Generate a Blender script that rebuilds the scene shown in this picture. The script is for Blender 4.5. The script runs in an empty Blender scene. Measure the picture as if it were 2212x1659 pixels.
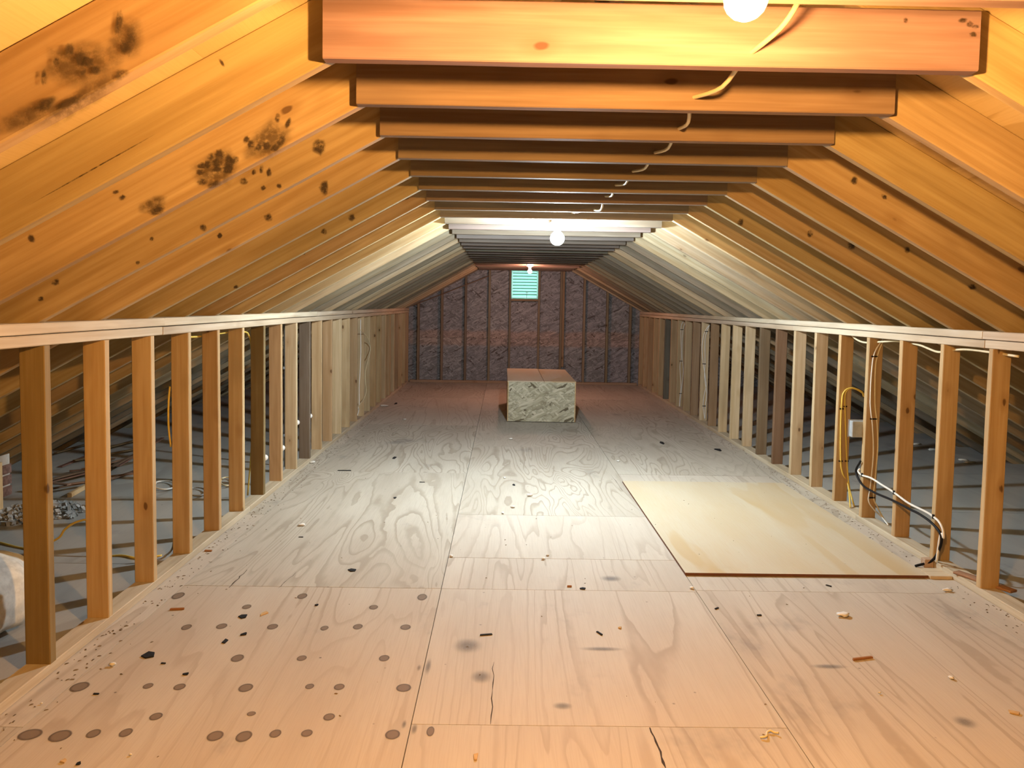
import bpy, bmesh, math, random
from mathutils import Matrix, Vector
random.seed(7)
scene = bpy.context.scene
COL = scene.collection

# ------------------------------------------------------------------ camera
F_PX, PITCH, YAW, ROLL, CAM_H, CY = 1650.07, 0.0602, 0.0107, 0.0166, 1.3572, 756.5
sp, cp, sy, cy_ = math.sin(PITCH), math.cos(PITCH), math.sin(YAW), math.cos(YAW)
FWD = Vector((sy * cp, cy_ * cp, -sp))
UP0 = Vector((sy * sp, cy_ * sp, cp))
RT0 = Vector((cy_, -sy, 0))
cr, sr = math.cos(ROLL), math.sin(ROLL)
RT = cr * RT0 + sr * UP0
UP = cr * UP0 - sr * RT0
cam_data = bpy.data.cameras.new('camera')
cam = bpy.data.objects.new('camera', cam_data)
COL.objects.link(cam)
cam.matrix_world = Matrix(((RT.x, UP.x, -FWD.x, 0), (RT.y, UP.y, -FWD.y, 0), (RT.z, UP.z, -FWD.z, CAM_H), (0, 0, 0, 1)))
cam_data.sensor_width = 36.0
cam_data.sensor_fit = 'HORIZONTAL'
cam_data.lens = F_PX / 2212 * 36
cam_data.shift_y = -(829.5 - CY) / 2212
cam_data.clip_start = 0.02
scene.camera = cam

# ------------------------------------------------------------------ world, light levels, exposure
world = bpy.data.worlds.new('daylight')
scene.world = world
world.use_nodes = True
bg = world.node_tree.nodes['Background']
bg.inputs[0].default_value = (0.78, 0.92, 1.0, 1)
bg.inputs[1].default_value = 5.0
vs = scene.view_settings
vs.view_transform = 'Standard'
vs.look = 'None'
vs.exposure = 0.0
vs.gamma = 1.0
vs.use_curve_mapping = False
scene.cycles.diffuse_bounces = 4
scene.cycles.max_bounces = 6
scene.cycles.adaptive_threshold = 0.04
BULBS = [  # centre, radius, colour, radiance, label
    ((0.345, 1.14, 1.808), 0.032, (1.0, 0.50, 0.135), 5400, 'warm glowing bulb hanging in front of the large bright tie beam'),
    ((0.353, 5.25, 1.81), 0.048, (0.81, 0.97, 1.08), 2850, 'round cool white glowing bulb hanging in mid attic'),
    ((0.357, 11.1, 1.835), 0.030, (1.0, 0.48, 0.34), 1300, 'warm glowing bulb on a porcelain socket near the louvred vent'),
]

# ------------------------------------------------------------------ measuring helpers: a pixel of the photograph to a place in the room
def ray(px, py):
    x, y = px - 1106, py - CY
    a, b = cr * x + sr * y, -sr * x + cr * y
    X, Z, U = a / F_PX, 1.0, -b / F_PX
    y2, z2 = cp * Z + sp * U, cp * U - sp * Z
    return Vector((cy_ * X + sy * y2, -sy * X + cy_ * y2, z2))
def on_floor(px, py, z=0.0):
    r = ray(px, py); return Vector((0, 0, CAM_H)) + r * ((z - CAM_H) / r.z)
def at_y(px, py, Y):
    r = ray(px, py); return Vector((0, 0, CAM_H)) + r * (Y / r.y)
def at_x(px, py, X):
    r = ray(px, py); return Vector((0, 0, CAM_H)) + r * (X / r.x)

# ------------------------------------------------------------------ node helpers
class NT:
    def __init__(self, name):
        self.m = bpy.data.materials.new(name); self.m.use_nodes = True
        self.t = self.m.node_tree; self.t.nodes.clear()
        self.out = self.t.nodes.new('ShaderNodeOutputMaterial')
    def n(self, kind, **kw):
        nd = self.t.nodes.new('ShaderNode' + kind)
        for k, v in kw.items(): setattr(nd, k, v)
        return nd
    def l(self, a, b): self.t.links.new(a, b)
    def set(self, sock, v):
        if hasattr(v, 'is_output'): self.l(v, sock)
        else: sock.default_value = v
    def math(self, op, a, b=0.0, clamp=False):
        nd = self.n('Math', operation=op, use_clamp=clamp)
        self.set(nd.inputs[0], a); self.set(nd.inputs[1], b); return nd.outputs[0]
    def vmath(self, op, a, b):
        nd = self.n('VectorMath', operation=op); self.set(nd.inputs[0], a); self.set(nd.inputs[1], b); return nd.outputs[0]
    def ramp(self, fac, a, b, lo=0.0, hi=1.0):
        nd = self.n('MapRange', interpolation_type='SMOOTHSTEP'); self.set(nd.inputs[0], fac)
        nd.inputs[1].default_value = a; nd.inputs[2].default_value = b; nd.inputs[3].default_value = lo; nd.inputs[4].default_value = hi
        return nd.outputs[0]
    def mix(self, fac, a, b, mode='MIX'):
        nd = self.n('Mix', data_type='RGBA', blend_type=mode)
        self.set(nd.inputs[0], fac)
        self.set(nd.inputs[6], a if hasattr(a, 'is_output') else (*a[:3], 1)); self.set(nd.inputs[7], b if hasattr(b, 'is_output') else (*b[:3], 1))
        return nd.outputs[2]
    def noise(self, vec, scale=1.0, detail=3.0, rough=0.5, dist=0.0):
        nd = self.n('TexNoise'); self.l(vec, nd.inputs['Vector']); nd.inputs['Scale'].default_value = scale
        nd.inputs['Detail'].default_value = detail; nd.inputs['Roughness'].default_value = rough; nd.inputs['Distortion'].default_value = dist
        return nd.outputs[0]
    def voro(self, vec, scale=1.0, feature='F1', rnd=1.0):
        nd = self.n('TexVoronoi', feature=feature); self.l(vec, nd.inputs['Vector']); nd.inputs['Scale'].default_value = scale
        nd.inputs['Randomness'].default_value = rnd; return nd
    def coords(self, scale=(1, 1, 1), jitter=True, rot=(0, 0, 0)):
        v = self.n('TexCoord').outputs['Object']
        if jitter:
            oi = self.n('ObjectInfo'); k = self.math('MULTIPLY', oi.outputs['Random'], 37.0)
            c = self.n('CombineXYZ'); self.l(k, c.inputs[0]); self.l(k, c.inputs[1]); self.l(k, c.inputs[2])
            v = self.vmath('ADD', v, c.outputs[0])
        if any(rot):
            m0 = self.n('Mapping'); self.l(v, m0.inputs[0]); m0.inputs['Rotation'].default_value = rot; v = m0.outputs[0]
        mp = self.n('Mapping'); self.l(v, mp.inputs[0]); mp.inputs['Scale'].default_value = scale
        return mp.outputs[0]
    def finish(self, color, rough=0.75, spec=0.25, bump=None, bump_s=0.2, bump_d=0.002, metal=0.0, trans=None):
        b = self.n('BsdfPrincipled')
        self.set(b.inputs['Base Color'], color if hasattr(color, 'is_output') else (*color[:3], 1))
        self.set(b.inputs['Roughness'], rough); b.inputs['Specular IOR Level'].default_value = spec; b.inputs['Metallic'].default_value = metal
        if bump is not None:
            bp = self.n('Bump'); bp.inputs['Strength'].default_value = bump_s; bp.inputs['Distance'].default_value = bump_d
            self.l(bump, bp.inputs['Height']); self.l(bp.outputs[0], b.inputs['Normal'])
        self.l(b.outputs[0], self.out.inputs[0]); return self.m

def lumber(name, base, dark, knots=0.55):
    t = NT(name)
    s = t.noise(t.coords((1.1, 32, 32)), 1.0, 4, 0.6)
    fine = t.noise(t.coords((4, 160, 160)), 1.0, 2, 0.5)
    v = t.coords((0.7, 7, 7))
    ringn = t.noise(v, 1.0, 2, 0.5, 0.6)
    ring = t.math('SINE', t.math('MULTIPLY', ringn, 42.0))
    fac = t.math('ADD', t.ramp(s, 0.3, 0.72), t.math('MULTIPLY', ring, 0.13), clamp=True)
    col = t.mix(fac, dark, base)
    col = t.mix(t.ramp(fine, 0.35, 0.65, 0.0, 0.16), col, (0.9, 0.75, 0.55), 'MULTIPLY')
    blot = t.noise(t.coords((1.3, 5, 5)), 1.0, 3, 0.5)
    col = t.mix(t.ramp(blot, 0.48, 0.75, 0.0, 0.45), col, tuple(c * 0.62 for c in dark))
    vo = t.voro(t.vmath('ADD', t.coords((4.2, 8, 8)), t.vmath('MULTIPLY', t.n('TexNoise').outputs['Color'], (.12, .12, .12))), 1.0)
    d = vo.outputs['Distance']
    sc = t.n('SeparateColor'); t.l(vo.outputs['Color'], sc.inputs[0])
    gate = t.ramp(sc.outputs[0], 1 - knots, 1 - knots + 0.05)
    kn = t.math('MULTIPLY', gate, t.ramp(d, 0.055, 0.10, 1.0, 0.0))
    halo = t.math('MULTIPLY', gate, t.ramp(d, 0.08, 0.30, 0.45, 0.0))
    col = t.mix(halo, col, (dark[0] * 0.8, dark[1] * 0.7, dark[2] * 0.6))
    col = t.mix(t.math('MULTIPLY', kn, 0.8), col, (0.09, 0.045, 0.02))
    oi = t.n('ObjectInfo')
    col = t.mix(1.0, col, oi.outputs['Color'], 'MULTIPLY')
    return t.finish(col, 0.72, 0.2, s, 0.25, 0.002)

def plywood(name, light, dark, lines=9.0, dirt=0.5, scale=1.0, stain=(0.17, 0.16, 0.16), along=0.42, thin=0.55):
    t = NT(name)
    v = t.coords((2.3 * scale, along * scale, 1))
    warp = t.noise(t.coords((7, 3, 1)), 1.0, 3, 0.6)
    n1 = t.noise(v, 1.0, 2.4, 0.5, 0.8)
    n2 = t.math('ADD', n1, t.math('MULTIPLY', warp, 0.035))
    fr = t.math('FRACT', t.math('MULTIPLY', n2, lines))
    line = t.math('MULTIPLY', t.ramp(fr, thin, 0.93), t.ramp(fr, 0.94, 1.0, 1.0, 0.0))
    tone = t.noise(t.coords((4, 0.8, 1)), 1.0, 3, 0.55)
    fiber = t.noise(t.coords((220, 6, 1)), 1.0, 2, 0.5)
    reg = t.noise(t.coords((1.1, 0.5, 1)), 1.0, 2, 0.5)
    col = t.mix(t.ramp(tone, 0.3, 0.7), light, tuple(l * 0.6 + d * 0.4 for l, d in zip(light, dark)))
    col = t.mix(t.math('MULTIPLY', line, t.ramp(reg, 0.35, 0.6, 0.35, 0.95)), col, dark)
    col = t.mix(t.ramp(fiber, 0.4, 0.7, 0.0, 0.25), col, dark)
    st = t.noise(t.coords((2.2, 1.4, 1)), 1.0, 5, 0.65)
    col = t.mix(t.math('MULTIPLY', t.ramp(st, 0.58, 0.78), dirt), col, stain)
    sp1 = t.voro(t.coords((11, 11, 1)), 1.0)
    scn = t.n('SeparateColor'); t.l(sp1.outputs['Color'], scn.inputs[0])
    speck = t.math('MULTIPLY', t.ramp(scn.outputs[1], 0.72, 0.75), t.ramp(sp1.outputs['Distance'], 0.03, 0.075, 1.0, 0.0))
    col = t.mix(t.math('MULTIPLY', speck, dirt), col, (0.10, 0.085, 0.075))
    return t.finish(col, 0.7, 0.22, fiber, 0.12, 0.001)

def flakes(name, cols, gap, tints=None, zband=None):
    """chipboard: overlapping curved strands in several directions"""
    t = NT(name)
    base = None; height = None
    bend = t.n('TexNoise'); t.l(t.coords((9, 9, 9)), bend.inputs['Vector']); bend.inputs['Scale'].default_value = 1.0; bend.inputs['Detail'].default_value = 2.0
    wob = t.vmath('MULTIPLY', bend.outputs['Color'], (1.6, 1.6, 1.6))
    for k, (ang, sc) in enumerate([(0.15, (10, 40, 48)), (0.95, (11, 40, 55)), (-0.7, (10, 40, 50)), (0.45, (9, 40, 44))]):
        v2 = t.vmath('ADD', t.coords(sc, True, (0, ang, 0)), wob)
        vo = t.voro(v2, 1.0)
        s = t.n('SeparateColor'); t.l(vo.outputs['Color'], s.inputs[0])
        c = t.mix(s.outputs[0], cols[0], cols[1])
        c = t.mix(t.ramp(vo.outputs['Distance'], 0.45, 0.85, 0.0, 0.5), c, gap)
        c = t.mix(t.ramp(s.outputs[1], 0.95, 0.96), c, gap)
        if base is None: base = c; height = s.outputs[0]
        else: base = t.mix(t.ramp(s.outputs[2], 0.50, 0.52), base, c)
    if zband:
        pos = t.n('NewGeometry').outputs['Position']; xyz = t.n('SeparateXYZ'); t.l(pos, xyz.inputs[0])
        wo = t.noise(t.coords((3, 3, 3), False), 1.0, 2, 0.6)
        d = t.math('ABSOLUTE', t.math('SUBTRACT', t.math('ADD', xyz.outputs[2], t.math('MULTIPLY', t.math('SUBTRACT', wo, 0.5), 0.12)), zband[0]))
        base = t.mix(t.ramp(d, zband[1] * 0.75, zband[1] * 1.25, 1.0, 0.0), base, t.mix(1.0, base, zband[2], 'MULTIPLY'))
    oi = t.n('ObjectInfo'); base = t.mix(1.0, base, oi.outputs['Color'], 'MULTIPLY')
    return t.finish(base, 0.65, 0.3, height, 0.35, 0.002)

def plain(name, col, rough=0.6, spec=0.3, metal=0.0, var=0.15, scale=30):
    t = NT(name)
    n = t.noise(t.coords((scale, scale, scale)), 1.0, 3, 0.6)
    c = t.mix(t.ramp(n, 0.3, 0.7), tuple(x * (1 - var) for x in col), col)
    return t.finish(c, rough, spec, n, 0.1, 0.001, metal)

def glow(name, col, strength):
    t = NT(name); e = t.n('Emission'); e.inputs[0].default_value = (*col, 1); e.inputs[1].default_value = strength
    t.l(e.outputs[0], t.out.inputs[0]); return t.m

def smudge(name, col, amount=0.8, soft=False, attr=False):
    t = NT(name)
    n = t.noise(t.coords((60, 60, 60)), 1.0, 4, 0.65)
    b = t.n('BsdfPrincipled'); b.inputs['Base Color'].default_value = (*col, 1); b.inputs['Roughness'].default_value = 0.8
    tr = t.n('BsdfTransparent'); mx = t.n('MixShader')
    a = t.ramp(n, 0.30, 0.60, 0.15, amount)
    if soft:
        ln = t.n('VectorMath', operation='LENGTH'); t.l(t.n('TexCoord').outputs['Object'], ln.inputs[0]); a = t.math('MULTIPLY', a, t.ramp(ln.outputs['Value'], 0.1, 0.95, 1.0, 0.0))
    if attr:
        at = t.n('Attribute'); at.attribute_name = 'fade'; a = t.math('MULTIPLY', a, at.outputs['Fac'])
    t.l(a, mx.inputs[0]); t.l(tr.outputs[0], mx.inputs[1]); t.l(b.outputs[0], mx.inputs[2])
    t.l(mx.outputs[0], t.out.inputs[0]); return t.m

def knot_mat():
    t = NT('plywood_knot')
    v = t.n('TexCoord').outputs['Object']
    ln = t.n('VectorMath', operation='LENGTH'); t.l(v, ln.inputs[0])
    n = t.noise(t.coords((90, 90, 90)), 1.0, 3, 0.6)
    d = t.math('ADD', ln.outputs['Value'], t.math('MULTIPLY', t.math('SUBTRACT', n, 0.5), 0.5))
    col = t.mix(t.ramp(d, 0.62, 0.86), (0.23, 0.165, 0.115), (0.11, 0.072, 0.045))
    b = t.n('BsdfPrincipled'); t.l(col, b.inputs['Base Color']); b.inputs['Roughness'].default_value = 0.75
    tr = t.n('BsdfTransparent'); mx = t.n('MixShader')
    t.l(t.ramp(ln.outputs['Value'], 0.86, 1.0, 0.72, 0.05), mx.inputs[0]); t.l(tr.outputs[0], mx.inputs[1]); t.l(b.outputs[0], mx.inputs[2])
    t.l(mx.outputs[0], t.out.inputs[0]); return t.m

def vent_mat():
    t = NT('vent_louvre')
    p = t.n('BsdfDiffuse'); p.inputs[0].default_value = (0.66, 0.88, 0.82, 1)
    q = t.n('BsdfTranslucent'); q.inputs[0].default_value = (0.68, 0.95, 0.87, 1)
    mx = t.n('MixShader'); mx.inputs[0].default_value = 0.6
    t.l(p.outputs[0], mx.inputs[1]); t.l(q.outputs[0], mx.inputs[2]); t.l(mx.outputs[0], t.out.inputs[0]); return t.m

M = dict(
    stud=lumber('stud_pine', (0.55, 0.455, 0.315), (0.44, 0.34, 0.21)),
    rafter=lumber('rafter_pine', (0.45, 0.345, 0.195), (0.335, 0.235, 0.115), 0.45),
    tie=lumber('tie_beam_pine', (0.40, 0.30, 0.20), (0.28, 0.195, 0.12), 0.4),
    plate=lumber('plate_pine', (0.60, 0.53, 0.42), (0.48, 0.39, 0.28), 0.6),
    roof=plywood('roof_plywood', (0.60, 0.48, 0.29), (0.46, 0.34, 0.18), 5.0, 0.25),
    ply=plywood('floor_plywood', (0.52, 0.48, 0.41), (0.345, 0.295, 0.235), 22.0, 0.55),
    ply2=plywood('floor_plywood_clear', (0.55, 0.50, 0.43), (0.41, 0.35, 0.285), 15.0, 0.5, 1.1, along=0.17, thin=0.66),
    ply3=plywood('floor_plywood_knotty', (0.53, 0.475, 0.40), (0.39, 0.32, 0.25), 15.0, 0.8, 1.0, along=0.2, thin=0.66),
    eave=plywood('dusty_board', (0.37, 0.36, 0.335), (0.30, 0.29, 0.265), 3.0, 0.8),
    loose=plywood('loose_board_face', (0.56, 0.50, 0.385), (0.51, 0.385, 0.22), 2.0, 0.25, 0.8, (0.42, 0.28, 0.13)),
    edge=plain('board_dark_edge', (0.16, 0.065, 0.03), 0.7),
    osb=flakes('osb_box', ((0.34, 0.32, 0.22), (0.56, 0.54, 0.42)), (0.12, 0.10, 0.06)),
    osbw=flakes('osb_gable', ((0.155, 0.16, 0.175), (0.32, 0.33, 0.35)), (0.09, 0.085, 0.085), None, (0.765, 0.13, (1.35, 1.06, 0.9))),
    slab=plain('under_floor', (0.06, 0.045, 0.035), 0.9),
    lath=lumber('old_lath', (0.24, 0.16, 0.105), (0.13, 0.08, 0.05), 0.2),
    white=plain('cable_white', (0.78, 0.77, 0.72), 0.45, 0.4, 0, 0.06),
    cream=plain('cable_cream', (0.74, 0.66, 0.44), 0.45, 0.4, 0, 0.06),
    yellow=plain('cable_yellow', (0.72, 0.52, 0.10), 0.45, 0.4, 0, 0.06),
    black=plain('cable_black', (0.010, 0.010, 0.012), 0.5, 0.15, 0, 0.2),
    steel=plain('galvanised', (0.42, 0.45, 0.47), 0.45, 0.5, 0.15, 0.2),
    grey=plain('conduit_grey', (0.28, 0.29, 0.29), 0.5, 0.4, 0, 0.2),
    porcelain=plain('porcelain', (0.82, 0.80, 0.76), 0.3, 0.5, 0, 0.03),
    brick=plain('brick_red', (0.25, 0.155, 0.13), 0.9, 0.1, 0, 0.4, 40),
    mortar=plain('mortar', (0.52, 0.50, 0.46), 0.95, 0.1),
    fluff=plain('insulation_white', (0.72, 0.72, 0.66), 0.95, 0.05, 0, 0.25, 25),
    rubble=plain('rubble_grey', (0.42, 0.42, 0.40), 0.95, 0.05, 0, 0.5, 14),
    shingle=plain('shingle_black', (0.020, 0.022, 0.026), 0.8, 0.2, 0, 0.4, 80),
    chip_tan=plain('chip_tan', (0.58, 0.40, 0.20), 0.8, 0.2),
    chip_red=plain('chip_redbrown', (0.33, 0.15, 0.06), 0.8, 0.2),
    chip_white=plain('chip_white', (0.80, 0.78, 0.73), 0.8, 0.2),
    knot=knot_mat(), crack=plain('crack_dark', (0.05, 0.035, 0.025), 0.9),
    hand=smudge('hand_smudge', (0.05, 0.03, 0.016), 0.95, False, True),
    greydirt=smudge('grey_dirt', (0.16, 0.165, 0.18), 0.6, True),
    vent=vent_mat(), slat_shade=plain('vent_slat_shade', (0.10, 0.36, 0.26), 0.6),
)

# ------------------------------------------------------------------ object helpers
WM = {}
def link(name, data, parent=None, mtx=None, label=None, cat=None, group=None, kind=None, color=None):
    o = bpy.data.objects.new(name, data); COL.objects.link(o)
    mtx = mtx or Matrix()
    WM[o.name] = mtx
    if parent is not None:
        o.parent = parent; o.matrix_basis = WM[parent.name].inverted() @ mtx
    else: o.matrix_basis = mtx
    if label: o['label'] = label
    if cat: o['category'] = cat
    if group: o['group'] = group
    if kind: o['kind'] = kind
    if color: o.color = (*color, 1)
    return o
def thing(name, loc, label, cat, group=None, kind=None, rotz=0.0):
    o = link(name, None, None, Matrix.Translation(loc) @ Matrix.Rotation(rotz, 4, 'Z'), label, cat, group, kind)
    o.empty_display_size = 0.1; return o
def to_mesh(bm, name, mat, smooth=False):
    me = bpy.data.meshes.new(name); bmesh.ops.recalc_face_normals(bm, faces=bm.faces[:]); bm.to_mesh(me); bm.free()
    for m in (mat if isinstance(mat, (list, tuple)) else [mat]): me.materials.append(m)
    if smooth:
        for p in me.polygons: p.use_smooth = True
    return me
CACHE = {}
def board_mesh(L, T, D, mat, variant=0, ease=0.0025, wob=0.0012, segs=6, wane=0.0):
    """length along X, thickness along Y, depth along Z, centred; eased and slightly uneven edges"""
    key = (round(L, 3), round(T, 4), round(D, 4), mat.name, variant, wane)
    if key in CACHE: return CACHE[key]
    rnd = random.Random(int(round(L, 2) * 100) * 31 + variant)
    bm = bmesh.new(); rings = []
    for i in range(segs + 1):
        x = -L / 2 + L * i / segs
        ring = []
        w = wane * max(0.0, math.sin(i * 1.9 + variant)) if wane else 0.0
        for (sy_, sz_) in ((-1, -1), (1, -1), (1, 1), (-1, 1)):
            e = ease + rnd.uniform(0, wob) + (w if (sy_, sz_) == (-1, -1) else 0)
            jy, jz = rnd.uniform(-wob, wob) * .4, rnd.uniform(-wob, wob) * .4
            c = [(sy_ * (T / 2) + jy, sz_ * (D / 2 - e) + jz), (sy_ * (T / 2 - e) + jy, sz_ * (D / 2) + jz)]
            if sy_ * sz_ > 0: c = [c[0], c[1]]
            if (sy_, sz_) in ((-1, -1), (1, 1)): pts = [c[0], c[1]]
            else: pts = [c[1], c[0]]
            ring += [bm.verts.new((x, a, b)) for a, b in pts]
        rings.append(ring)
    for i in range(segs):
        for k in range(8):
            a, b = rings[i], rings[i + 1]
            bm.faces.new((a[k], a[(k + 1) % 8], b[(k + 1) % 8], b[k]))
    bm.faces.new(rings[0]); bm.faces.new(rings[-1][::-1])
    me = to_mesh(bm, 'board', mat); CACHE[key] = me; return me
def frame(p0, p1, up):
    p0, p1, up = Vector(p0), Vector(p1), Vector(up)
    x = (p1 - p0).normalized(); y = up.cross(x).normalized(); z = x.cross(y)
    c = (p0 + p1) / 2
    return Matrix(((x.x, y.x, z.x, c.x), (x.y, y.y, z.y, c.y), (x.z, y.z, z.z, c.z), (0, 0, 0, 1))), (p1 - p0).length
def board(name, parent, p0, p1, T, D, up, mat, color=(1, 1, 1), variant=None, wane=0.0, **kw):
    m, L = frame(p0, p1, up)
    v = random.randrange(4) if variant is None else variant
    return link(name, board_mesh(L, T, D, mat, v, wane=wane), parent, m, color=color, **kw)
def box_mesh(lo, hi, mat, bevel=0.0, mats=None):
    lo, hi = Vector(lo), Vector(hi); c = (lo + hi) / 2; s = hi - lo
    bm = bmesh.new(); bmesh.ops.create_cube(bm, size=1.0)
    bmesh.ops.scale(bm, vec=s, verts=bm.verts[:])
    if bevel: bmesh.ops.bevel(bm, geom=bm.edges[:], offset=bevel, segments=1, affect='EDGES')
    me = to_mesh(bm, 'piece', mats or mat)
    if mats:
        for p in me.polygons: p.material_index = 0 if abs(p.normal.z) > .9 else 1
    return me, Matrix.Translation(c)
def box(name, parent, lo, hi, mat, bevel=0.0, color=None, mats=None, rot=None, **kw):
    me, m = box_mesh(lo, hi, mat, bevel, mats)
    if rot is not None: m = m @ rot
    return link(name, me, parent, m, color=color, **kw)
def prism_y(name, parent, poly, y0, y1, mat, **kw):
    """polygon of (x, z) extruded from y0 to y1"""
    cx = sum(p[0] for p in poly) / len(poly); cz = sum(p[1] for p in poly) / len(poly); cyy = (y0 + y1) / 2
    bm = bmesh.new()
    a = [bm.verts.new((p[0] - cx, y0 - cyy, p[1] - cz)) for p in poly]; b = [bm.verts.new((p[0] - cx, y1 - cyy, p[1] - cz)) for p in poly]
    bm.faces.new(a); bm.faces.new(b[::-1])
    for i in range(len(poly)):
        j = (i + 1) % len(poly); bm.faces.new((a[i], b[i], b[j], a[j]))
    return link(name, to_mesh(bm, 'prism', mat), parent, Matrix.Translation((cx, cyy, cz)), **kw)
def catmull(P, n=6):
    P = [Vector(p) for p in P]; Q = [P[0] * 2 - P[1]] + P + [P[-1] * 2 - P[-2]]; out = []
    for i in range(1, len(Q) - 2):
        for k in range(n):
            t = k / n; a, b, c, d = Q[i - 1], Q[i], Q[i + 1], Q[i + 2]
            out.append(0.5 * ((2 * b) + (c - a) * t + (2 * a - 5 * b + 4 * c - d) * t * t + (3 * b - a - 3 * c + d) * t ** 3))
    out.append(P[-1]); return out
def tube_bm(bm, pts, r, sides=8):
    rings = []
    ref = Vector((0.3, 0.9, 0.25)).normalized()
    for i, p in enumerate(pts):
        t = (pts[min(i + 1, len(pts) - 1)] - pts[max(i - 1, 0)]).normalized()
        u = (ref - t * ref.dot(t))
        u = u.normalized() if u.length > 1e-4 else t.orthogonal().normalized()
        ref = u; v = t.cross(u)
        rr = r[i] if isinstance(r, (list, tuple)) else r
        rings.append([bm.verts.new(p + (u * math.cos(2 * math.pi * k / sides) + v * math.sin(2 * math.pi * k / sides)) * rr) for k in range(sides)])
    for a, b in zip(rings, rings[1:]):
        for k in range(sides): bm.faces.new((a[k], a[(k + 1) % sides], b[(k + 1) % sides], b[k]))
    bm.faces.new(rings[0][::-1]); bm.faces.new(rings[-1])
def cable(name, pts, r, mat, label, cat='cable', group=None, staples=(), n=6):
    base = Vector(pts[-1]); S = catmull(pts, n)
    bm = bmesh.new(); tube_bm(bm, [p - base for p in S], r)
    o = link(name, to_mesh(bm, name, mat, True), None, Matrix.Translation(base), label, cat, group)
    for (p, hx, hy, hz) in staples:
        p = Vector(p); box('staple', o, p - Vector((hx, hy, hz)), p + Vector((hx, hy, hz)), M['black'], 0.001)
    return o
def lathe_bm(bm, prof, n=20, c=Vector((0, 0, 0))):
    rings = [[bm.verts.new(c + Vector((r * math.cos(2 * math.pi * k / n), r * math.sin(2 * math.pi * k / n), z))) for k in range(n)] for r, z in prof]
    for a, b in zip(rings, rings[1:]):
        for k in range(n): bm.faces.new((a[k], a[(k + 1) % n], b[(k + 1) % n], b[k]))
    bm.faces.new(rings[0][::-1]); bm.faces.new(rings[-1])
def clip(poly, a, b, c):
    """keep the side a*x + b*z <= c"""
    out = []
    for i, p in enumerate(poly):
        q = poly[(i + 1) % len(poly)]; dp, dq = a * p[0] + b * p[1] - c, a * q[0] + b * q[1] - c
        if dp <= 0: out.append(p)
        if dp * dq < 0:
            s = dp / (dp - dq); out.append((p[0] + (q[0] - p[0]) * s, p[1] + (q[1] - p[1]) * s))
    return out
def vary(c, a=0.08):
    k = random.uniform(1 - a, 1 + a); return tuple(x * k * random.uniform(1 - a * .4, 1 + a * .4) for x in c)

# ------------------------------------------------------------------ the frame of the house
S16 = 0.4064
XL, XR, XC = -1.611, 2.295, 0.341
YB, YF = -2.2, 13.13            # gable behind the camera, far gable
SLOPE, ZJ, AJ = 0.555, 1.9217, 0.78
RD = 0.145                       # rafter depth
TH = math.atan(SLOPE); CT, ST = math.cos(TH), math.sin(TH)
def under(a): return ZJ - SLOPE * (a - AJ)      # underside of the rafters at distance a from the ridge line
ZR = under(0)

# ---- floor
floor = link('floor', *(lambda r: (r[0],))(box_mesh((-4.6, YB - .1, -.09), (5.3, YF + .1, -.019), M['slab'])), None,
             Matrix.Translation((0.35, (YB + YF) / 2, -.0545)), 'plywood sheet floor running the length of the attic', 'floor', None, 'structure')
G = 0.0016
def sheet(x0, x1, y0, y1, mat, name='plywood_sheet', dz=0.0, color=None):
    return box(name, floor, (x0 + G, y0 + G, -.018), (x1 - G, y1 - G, dz), mat, 0.0, color or vary((1, 1, 1), 0.035))
def column(x0, x1, cuts, mats, name='plywood_sheet'):
    out = []
    for i, (a, b) in enumerate(zip(cuts, cuts[1:])):
        out.append(sheet(x0, x1, a, b, mats[i % len(mats)], name, random.uniform(-.0008, .0004)))
    return out
X1, X2, X3, X4 = -1.4985, -0.2795, 0.9400, 2.1590
column(XL - .095, X1, [YB, -.1, 2.35, 4.79, 7.2, 9.7, 12.1, YF], [M['ply2'], M['ply']])
left_col = column(X1, X2, [YB, -1.31, 1.13, 3.565, 6.05, 8.45, 10.9, YF], [M['ply2'], M['ply2'], M['ply3'], M['ply'], M['ply'], M['ply2'], M['ply']])
column(X2, X3, [YB, -.05, 2.39, 3.566, 4.014, 4.852, 7.22, 9.66, 12.1, YF], [M['ply2'], M['ply2'], M['ply2'], M['ply2'], M['ply2'], M['ply'], M['ply'], M['ply2'], M['ply']])
column(X3, X4, [YB, -1.3, 1.14, 3.585, 6.09, 8.53, 10.97, YF], [M['ply2'], M['ply2'], M['ply2'], M['ply2'], M['ply'], M['ply'], M['ply2']])
column(X4, XR + .095, [YB, -.1, 2.34, 4.80, 7.2, 9.7, 12.1, YF], [M['ply2'], M['ply']])
cuts = [YB] + [3.85 + 1.2192 * k for k in range(-4, 8)] + [YF]
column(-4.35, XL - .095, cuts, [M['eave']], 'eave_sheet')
column(XR + .095, 5.05, cuts, [M['eave']], 'eave_sheet')
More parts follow.
